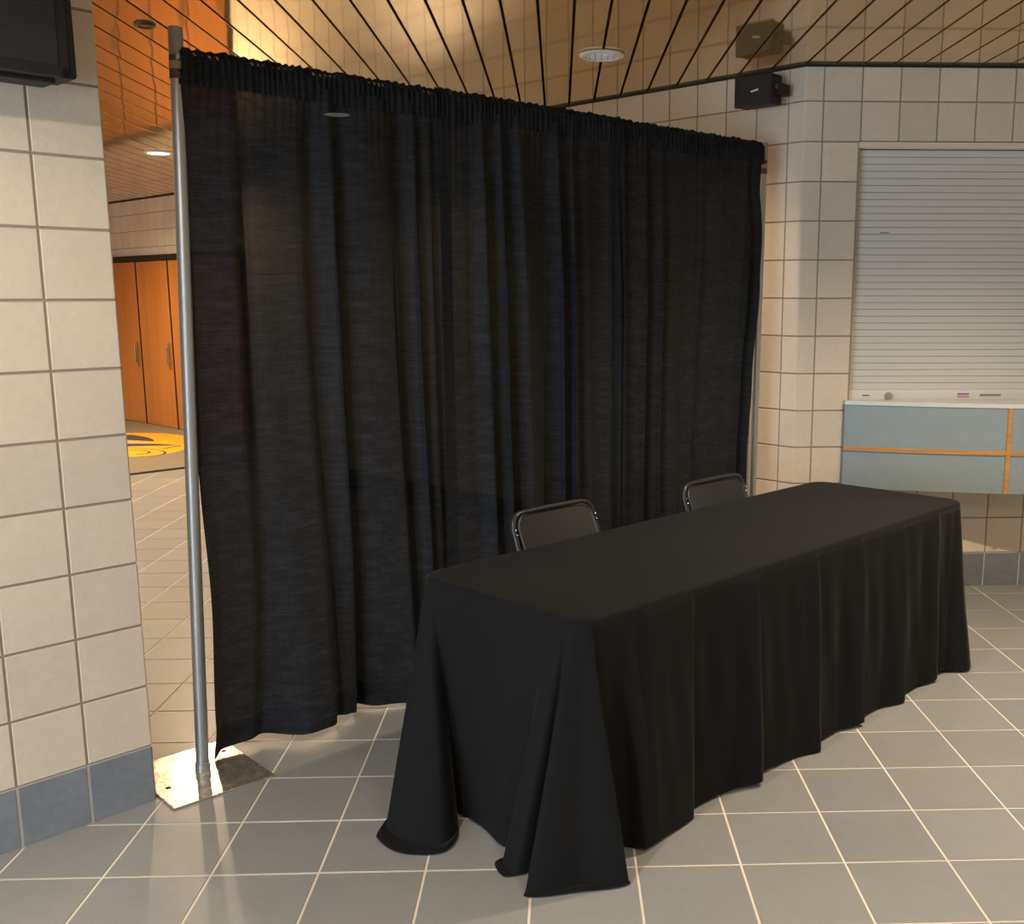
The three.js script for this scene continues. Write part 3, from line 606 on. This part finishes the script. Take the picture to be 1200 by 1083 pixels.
{
  const R = 0.085, per = 2 * (TL + TW);
  // outline of the top, by distance p from the back left corner: left side, front, right side, back
  const outline = p => {
    p = ((p % per) + per) % per;
    const sides = [[0, TW, 0, -1, TW, -1, 0], [0, 0, 1, 0, TL, 0, -1], [TL, 0, 0, 1, TW, 1, 0], [TL, TW, -1, 0, TL, 0, 1]];   // start u v, step, length, outward normal
    for (const [u, v, du, dv, len, nu, nv] of sides) {
      if (p <= len) {
        const tv = [du, dv], nn = [nu, nv], c = Math.min(p, len - p), along = p < len / 2 ? -1 : 1;     // towards the nearer corner
        if (c >= R) return [u + du * p, v + dv * p, nu, nv];
        const a = (1 - c / R) * Math.PI / 4, q = p < len / 2 ? R : len - R;
        const cu = u + du * q - nu * R, cv = v + dv * q - nv * R, sn = Math.sin(a) * along, cs = Math.cos(a);
        const mu = nn[0] * cs + tv[0] * sn, mv = nn[1] * cs + tv[1] * sn;
        return [cu + mu * R, cv + mv * R, mu, mv];
      }
      p -= len;
    }
    return [0, TW, -1, 0];
  };
  const F = TW, RR = TW + TL, BK = 2 * TW + TL;
  // hem: [p, u, v, puddle]
  const hem = [
    [0.0, -0.21, 0.665, 0.03], [0.012, -0.285, 0.60, 0.05], [0.024, -0.295, 0.51, 0.06], [0.04, -0.26, 0.435, 0.06], [0.056, -0.195, 0.385, 0.05], [0.075, -0.115, 0.42, 0.03], [0.095, -0.05, 0.50, 0.0], [0.14, -0.018, 0.545, 0], [0.22, -0.02, 0.49, 0], [0.33, -0.028, 0.40, 0], [0.46, -0.052, 0.29, 0], [0.56, -0.03, 0.235, 0], [0.61, -0.045, 0.225, 0], [0.645, -0.125, 0.235, 0.02], [0.67, -0.16, 0.16, 0.03], [0.682, -0.12, 0.13, 0.01], [0.692, -0.05, 0.115, 0.0], [0.702, -0.10, 0.075, 0.0], [0.710, -0.187, 0.045, 0.006], [0.745, -0.064, -0.057, 0.035], [F + 0.028, 0.060, -0.128, 0.006], [F + 0.036, 0.078, -0.07, 0.01], [F + 0.046, 0.085, 0.03, 0], [F + 0.09, 0.13, 0.035, 0], [F + 0.16, 0.2, 0.005, 0], [F + 0.185, 0.22, -0.045, 0],
    [F + 0.30, 0.33, -0.038, 0], [F + 0.44, 0.45, -0.028, 0], [F + 0.475, 0.48, -0.022, 0], [F + 0.495, 0.50, 0.014, 0], [F + 0.60, 0.60, 0.012, 0], [F + 0.70, 0.72, -0.006, 0], [F + 0.79, 0.80, -0.050, 0], [F + 0.815, 0.825, -0.046, 0], [F + 0.83, 0.84, -0.004, 0],
    [F + 1.0, 1.0, -0.008, 0], [F + 1.1, 1.1, -0.022, 0], [F + 1.165, 1.17, -0.050, 0], [F + 1.185, 1.19, -0.046, 0], [F + 1.2, 1.205, -0.004, 0], [F + 1.36, 1.37, -0.004, 0], [F + 1.49, 1.50, -0.046, 0], [F + 1.51, 1.515, -0.008, 0],
    [F + 1.68, 1.68, -0.006, 0], [F + 1.82, 1.82, -0.048, 0], [F + 1.84, 1.84, -0.008, 0], [F + 2.0, 2.0, -0.008, 0], [F + 2.11, 2.13, -0.036, 0], [F + 2.15, 2.16, -0.004, 0], [F + 2.27, 2.25, -0.012, 0], [F + 2.35, 2.325, -0.08, 0], [F + 2.385, 2.39, -0.07, 0], [RR + 0.01, 2.435, -0.005, 0], [RR + 0.03, 2.43, 0.06, 0], [RR + 0.15, 2.42, 0.16, 0], [RR + 0.4, 2.44, 0.40, 0], [RR + 0.6, 2.42, 0.58, 0], [RR + 0.72, 2.52, 0.68, 0.02], [BK, 2.52, 0.80, 0.03], [BK + 0.04, 2.40, 0.84, 0.02], [BK + 0.09, 2.28, 0.70, 0], [BK + 0.2, 2.2, 0.68, 0], [BK + 0.35, 2.05, 0.48, 0], [BK + 0.6, 1.8, 0.46, 0], [BK + 0.95, 1.45, 0.62, 0], [BK + 1.2, 1.2, 0.48, 0], [BK + 1.6, 0.8, 0.48, 0], [BK + 2.0, 0.4, 0.66, 0], [BK + 2.2, 0.22, 0.68, 0], [BK + 2.32, 0.08, 0.72, 0], [BK + 2.375, -0.08, 0.74, 0.02], [per, -0.21, 0.665, 0.03],
  ];
  const hemAt = p => {
    let i = 0; while (i + 2 < hem.length && hem[i + 1][0] < p) i++;
    const P = k => hem[Math.max(0, Math.min(hem.length - 1, k))], a = P(i), b = P(i + 1), z = P(i - 1), w = P(i + 2);
    const h = b[0] - a[0], f = Math.max(0, Math.min(1, (p - a[0]) / h));
    const out = [];
    for (let c = 1; c < 4; c++) {
      let ma = (b[c] - z[c]) / Math.max(1e-4, b[0] - z[0]) * h, mb = (w[c] - a[c]) / Math.max(1e-4, w[0] - a[0]) * h;
      const lim = 2.2 * Math.abs(b[c] - a[c]) + 1e-4; ma = Math.max(-lim, Math.min(lim, ma)); mb = Math.max(-lim, Math.min(lim, mb));
      const f2 = f * f, f3 = f2 * f;
      out.push((2 * f3 - 3 * f2 + 1) * a[c] + (f3 - 2 * f2 + f) * ma + (-2 * f3 + 3 * f2) * b[c] + (f3 - f2) * mb);
    }
    return out;
  };
  // samples of p, denser where the folds are tight
  const ps = []; for (let i = 0; i + 1 < hem.length; i++) { const n = Math.max(6, Math.ceil((hem[i + 1][0] - hem[i][0]) / 0.012)); for (let k = 0; k < n; k++) ps.push(hem[i][0] + (hem[i + 1][0] - hem[i][0]) * k / n); } ps.push(per);
  const rowsTop = [0, 0.35, 0.7, 0.93], round = 5, drop = 46, pud = 6;
  const pos = [], uv = [], idx = []; let rows = 0;
  const cen = p => { const [u, v] = outline(p); return [Math.max(0.35, Math.min(TL - 0.35, u)), TW / 2]; };
  const rr = 0.014;
  const levels = [];
  for (const f of rowsTop) levels.push(['top', f]); for (let i = 0; i <= round; i++) levels.push(['round', i / round]); for (let i = 1; i <= drop; i++) levels.push(['drop', i / drop]); for (let i = 1; i <= pud; i++) levels.push(['pud', i / pud]);
  for (const [kind, f] of levels) {
    for (const p of ps) {
      const [u, v, nu, nv] = outline(p), h = hemAt(p), c = cen(p);
      let uu, vv, y;
      const iu = u - nu * rr, iv = v - nv * rr, hl = Math.hypot(h[0] - u, h[1] - v) || 1e-5, pd = Math.max(0, h[2]);
      const ou = (h[0] - u) / hl, ov = (h[1] - v) / hl, keep = Math.max(0, 1 - pd / hl);
      const lu = u + (h[0] - u) * keep, lv = v + (h[1] - v) * keep;                     // where the cloth meets the floor
      const foot = pd > 0.004 ? 0.005 : 0.011 + 0.006 * Math.sin(p * 9.0);
      if (kind === 'top') { uu = c[0] + (iu - c[0]) * f; vv = c[1] + (iv - c[1]) * f; y = TH + 0.0012 * Math.sin(uu * 7 + 1) * Math.sin(vv * 9); }
      else if (kind === 'round') { const a = f * Math.PI / 2; uu = iu + nu * rr * Math.sin(a); vv = iv + nv * rr * Math.sin(a); y = TH - rr * (1 - Math.cos(a)); }
      else {
        const k = kind === 'drop' ? f : 1;
        const side = p > F + 0.24 && p < F + 2.26, e = side ? 0.62 * Math.pow(k, 0.3) + 0.38 * k : Math.pow(k, 1.05);
        uu = u + (lu - u) * e; vv = v + (lv - v) * e; y = (TH - rr) + (foot - (TH - rr)) * k;
        const wob = 0.0022 * Math.sin(k * 3.1) * (Math.sin(p * 31 + k * 4) + Math.sin(p * 57 - k * 6));
        uu += nu * wob; vv += nv * wob;
        if (kind === 'pud') { uu = lu + (h[0] - lu) * f + nu * 0.0; vv = lv + (h[1] - lv) * f; y = foot + (pd > 0.004 ? 0.010 * Math.sin(f * Math.PI * 0.9) * Math.min(1, pd / 0.04) * (0.6 + 0.4 * Math.sin(p * 120)) : -0.0004 * f); }
      }
      const w = tw(uu, vv); pos.push(w[0], y, w[1]); uv.push(p, (kind === 'top' ? -0.4 * (1 - f) : 0.75 * f));
    }
    rows++;
  }
  const n = ps.length;
  for (let j = 0; j + 1 < rows; j++) for (let i = 0; i + 1 < n; i++) { const a = j * n + i, b = a + 1, c = a + n, d = c + 1; idx.push(a, c, b, b, c, d); }
  const g = new THREE.BufferGeometry(); g.setAttribute('position', new THREE.Float32BufferAttribute(pos, 3)); g.setAttribute('uv', new THREE.Float32BufferAttribute(uv, 2)); g.setIndex(idx); g.computeVertexNormals();
  // close the normal seam at the back left corner
  const N = g.attributes.normal; for (let j = 0; j < rows; j++) { const a = j * n, b = j * n + n - 1, v = V(N.getX(a) + N.getX(b), N.getY(a) + N.getY(b), N.getZ(a) + N.getZ(b)).normalize(); N.setXYZ(a, v.x, v.y, v.z); N.setXYZ(b, v.x, v.y, v.z); }
  // flat closing piece in the middle of the top lies inside the first ring of points (a line from u 0.35 to TL - 0.35)
  const cloth = shade(new THREE.Mesh(g, clothMat)); cloth.name = 'tablecloth'; scene.add(cloth);
  cloth.userData = { label: 'plain black floor-length tablecloth draped over the long table', category: 'tablecloth' };
}

// ---------------------------------------------------------------- folding chairs
function foldingChair(label, pos, turn) {
  const c = thing('folding_chair', label, 'chair', pos, turn, 'folding chairs behind the table');
  c.scale.y = 0.978;
  // local z points to the table, the back panel stands near z = 0
  const W = 0.225, top = 0.80;
  const frame = [];
  const side = sx => [V(sx * W, 0.012, 0.38), V(sx * W, 0.25, 0.24), V(sx * W, 0.44, 0.135), V(sx * W, 0.62, 0.04), V(sx * W, 0.70, 0.008)];
  for (const sx of [-1, 1]) part('front_leg', tube(side(sx), 0.0115, 24, 12), chairMat, c);
  part('back_frame', tube([V(-W, 0.70, 0.008), V(-W, 0.735, -0.004), V(-W + 0.012, 0.772, -0.014), V(-W + 0.045, 0.792, -0.02), V(-0.08, 0.795, -0.024), V(0.08, 0.795, -0.024), V(W - 0.045, 0.792, -0.02), V(W - 0.012, 0.772, -0.014), V(W, 0.735, -0.004), V(W, 0.70, 0.008)], 0.0115, 80, 12), chairMat, c);
  // pressed back panel: slightly dished, rounded corners, rolled edge
  const hw = W - 0.018, y0 = 0.575, y1 = 0.782, rc = 0.05;
  const edge = []; const arc = (cx, cy, a0) => { for (let i = 0; i <= 6; i++) { const a = a0 + Math.PI / 2 * i / 6; edge.push([cx + rc * Math.cos(a), cy + rc * Math.sin(a)]); } };
  arc(hw - rc, y1 - rc, 0); arc(-hw + rc, y1 - rc, Math.PI / 2); arc(-hw + rc, y0 + rc, Math.PI); arc(hw - rc, y0 + rc, Math.PI * 1.5);
  const zAt = (x, y) => 0.075 - 0.43 * (y - 0.575) + 0.010 * 0 - 0.018 * (1 - (x / hw) ** 2);
  for (let k = edge.length - 1; k >= 0; k--) { const a = edge[k], b = edge[(k + 1) % edge.length], n = Math.round(Math.hypot(b[0] - a[0], b[1] - a[1]) / 0.014); for (let q = n - 1; q > 0; q--) edge.splice(k + 1, 0, [a[0] + (b[0] - a[0]) * q / n, a[1] + (b[1] - a[1]) * q / n]); }
  const m = edge.length, panel = sheet(m, 10, (i, j) => { const k = Math.round(i * m) % m, f = 1 - j; const x = edge[k][0] * f, y = (y0 + y1) / 2 + (edge[k][1] - (y0 + y1) / 2) * f; return [x, y, zAt(x, y) + 0.006]; });
  const back = part('backrest', panel, chairPanel, c);
  part('rolled_edge', tube(edge.map(([x, y]) => V(x, y, zAt(x, y) + 0.004)), 0.006, 160, 8, true), chairMat, back);
  for (const sx of [-1, 1]) { for (const y of [0.735, 0.715]) { const s = new THREE.SphereGeometry(0.0055, 12, 8); s.translate(sx * (W - 0.001), y, 0.018 - 0.4 * (y - 0.715)); part('rivet', s, screwMat, back, 'shiny rivet'); } }
  part('seat', rbox(-W + 0.02, W - 0.02, 0.435, 0.452, 0.03, 0.40, 0.008, 3), chairPanel, c);
  for (const sx of [-1, 1]) part('rear_leg', tube([V(sx * (W - 0.024), 0.43, 0.30), V(sx * (W - 0.024), 0.22, 0.12), V(sx * (W - 0.024), 0.012, -0.05)], 0.0105, 20, 12), chairMat, c);
  part('stretcher', merged([rod(V(-W, 0.15, 0.30), V(W, 0.15, 0.30), 0.008), rod(V(-W + 0.024, 0.13, 0.045), V(W - 0.024, 0.13, 0.045), 0.008)]), chairMat, c);
  for (const sx of [-1, 1]) { part('foot_cap', rod(V(sx * W, 0, 0.385), V(sx * W, 0.035, 0.368), 0.0145), rubber, c); part('foot_cap', rod(V(sx * (W - 0.024), 0, -0.06), V(sx * (W - 0.024), 0.035, -0.03), 0.0145), rubber, c); }
  return c;
}
foldingChair('dark metal folding chair behind the table facing the middle drape panel', [1.29, -0.0, -1.72], Math.PI / 4 - 0.02);
foldingChair('dark metal folding chair behind the table near the drape end by the counter', [2.04, 0, -2.335], Math.PI / 4 - 0.02);

renderer.render(scene, camera);
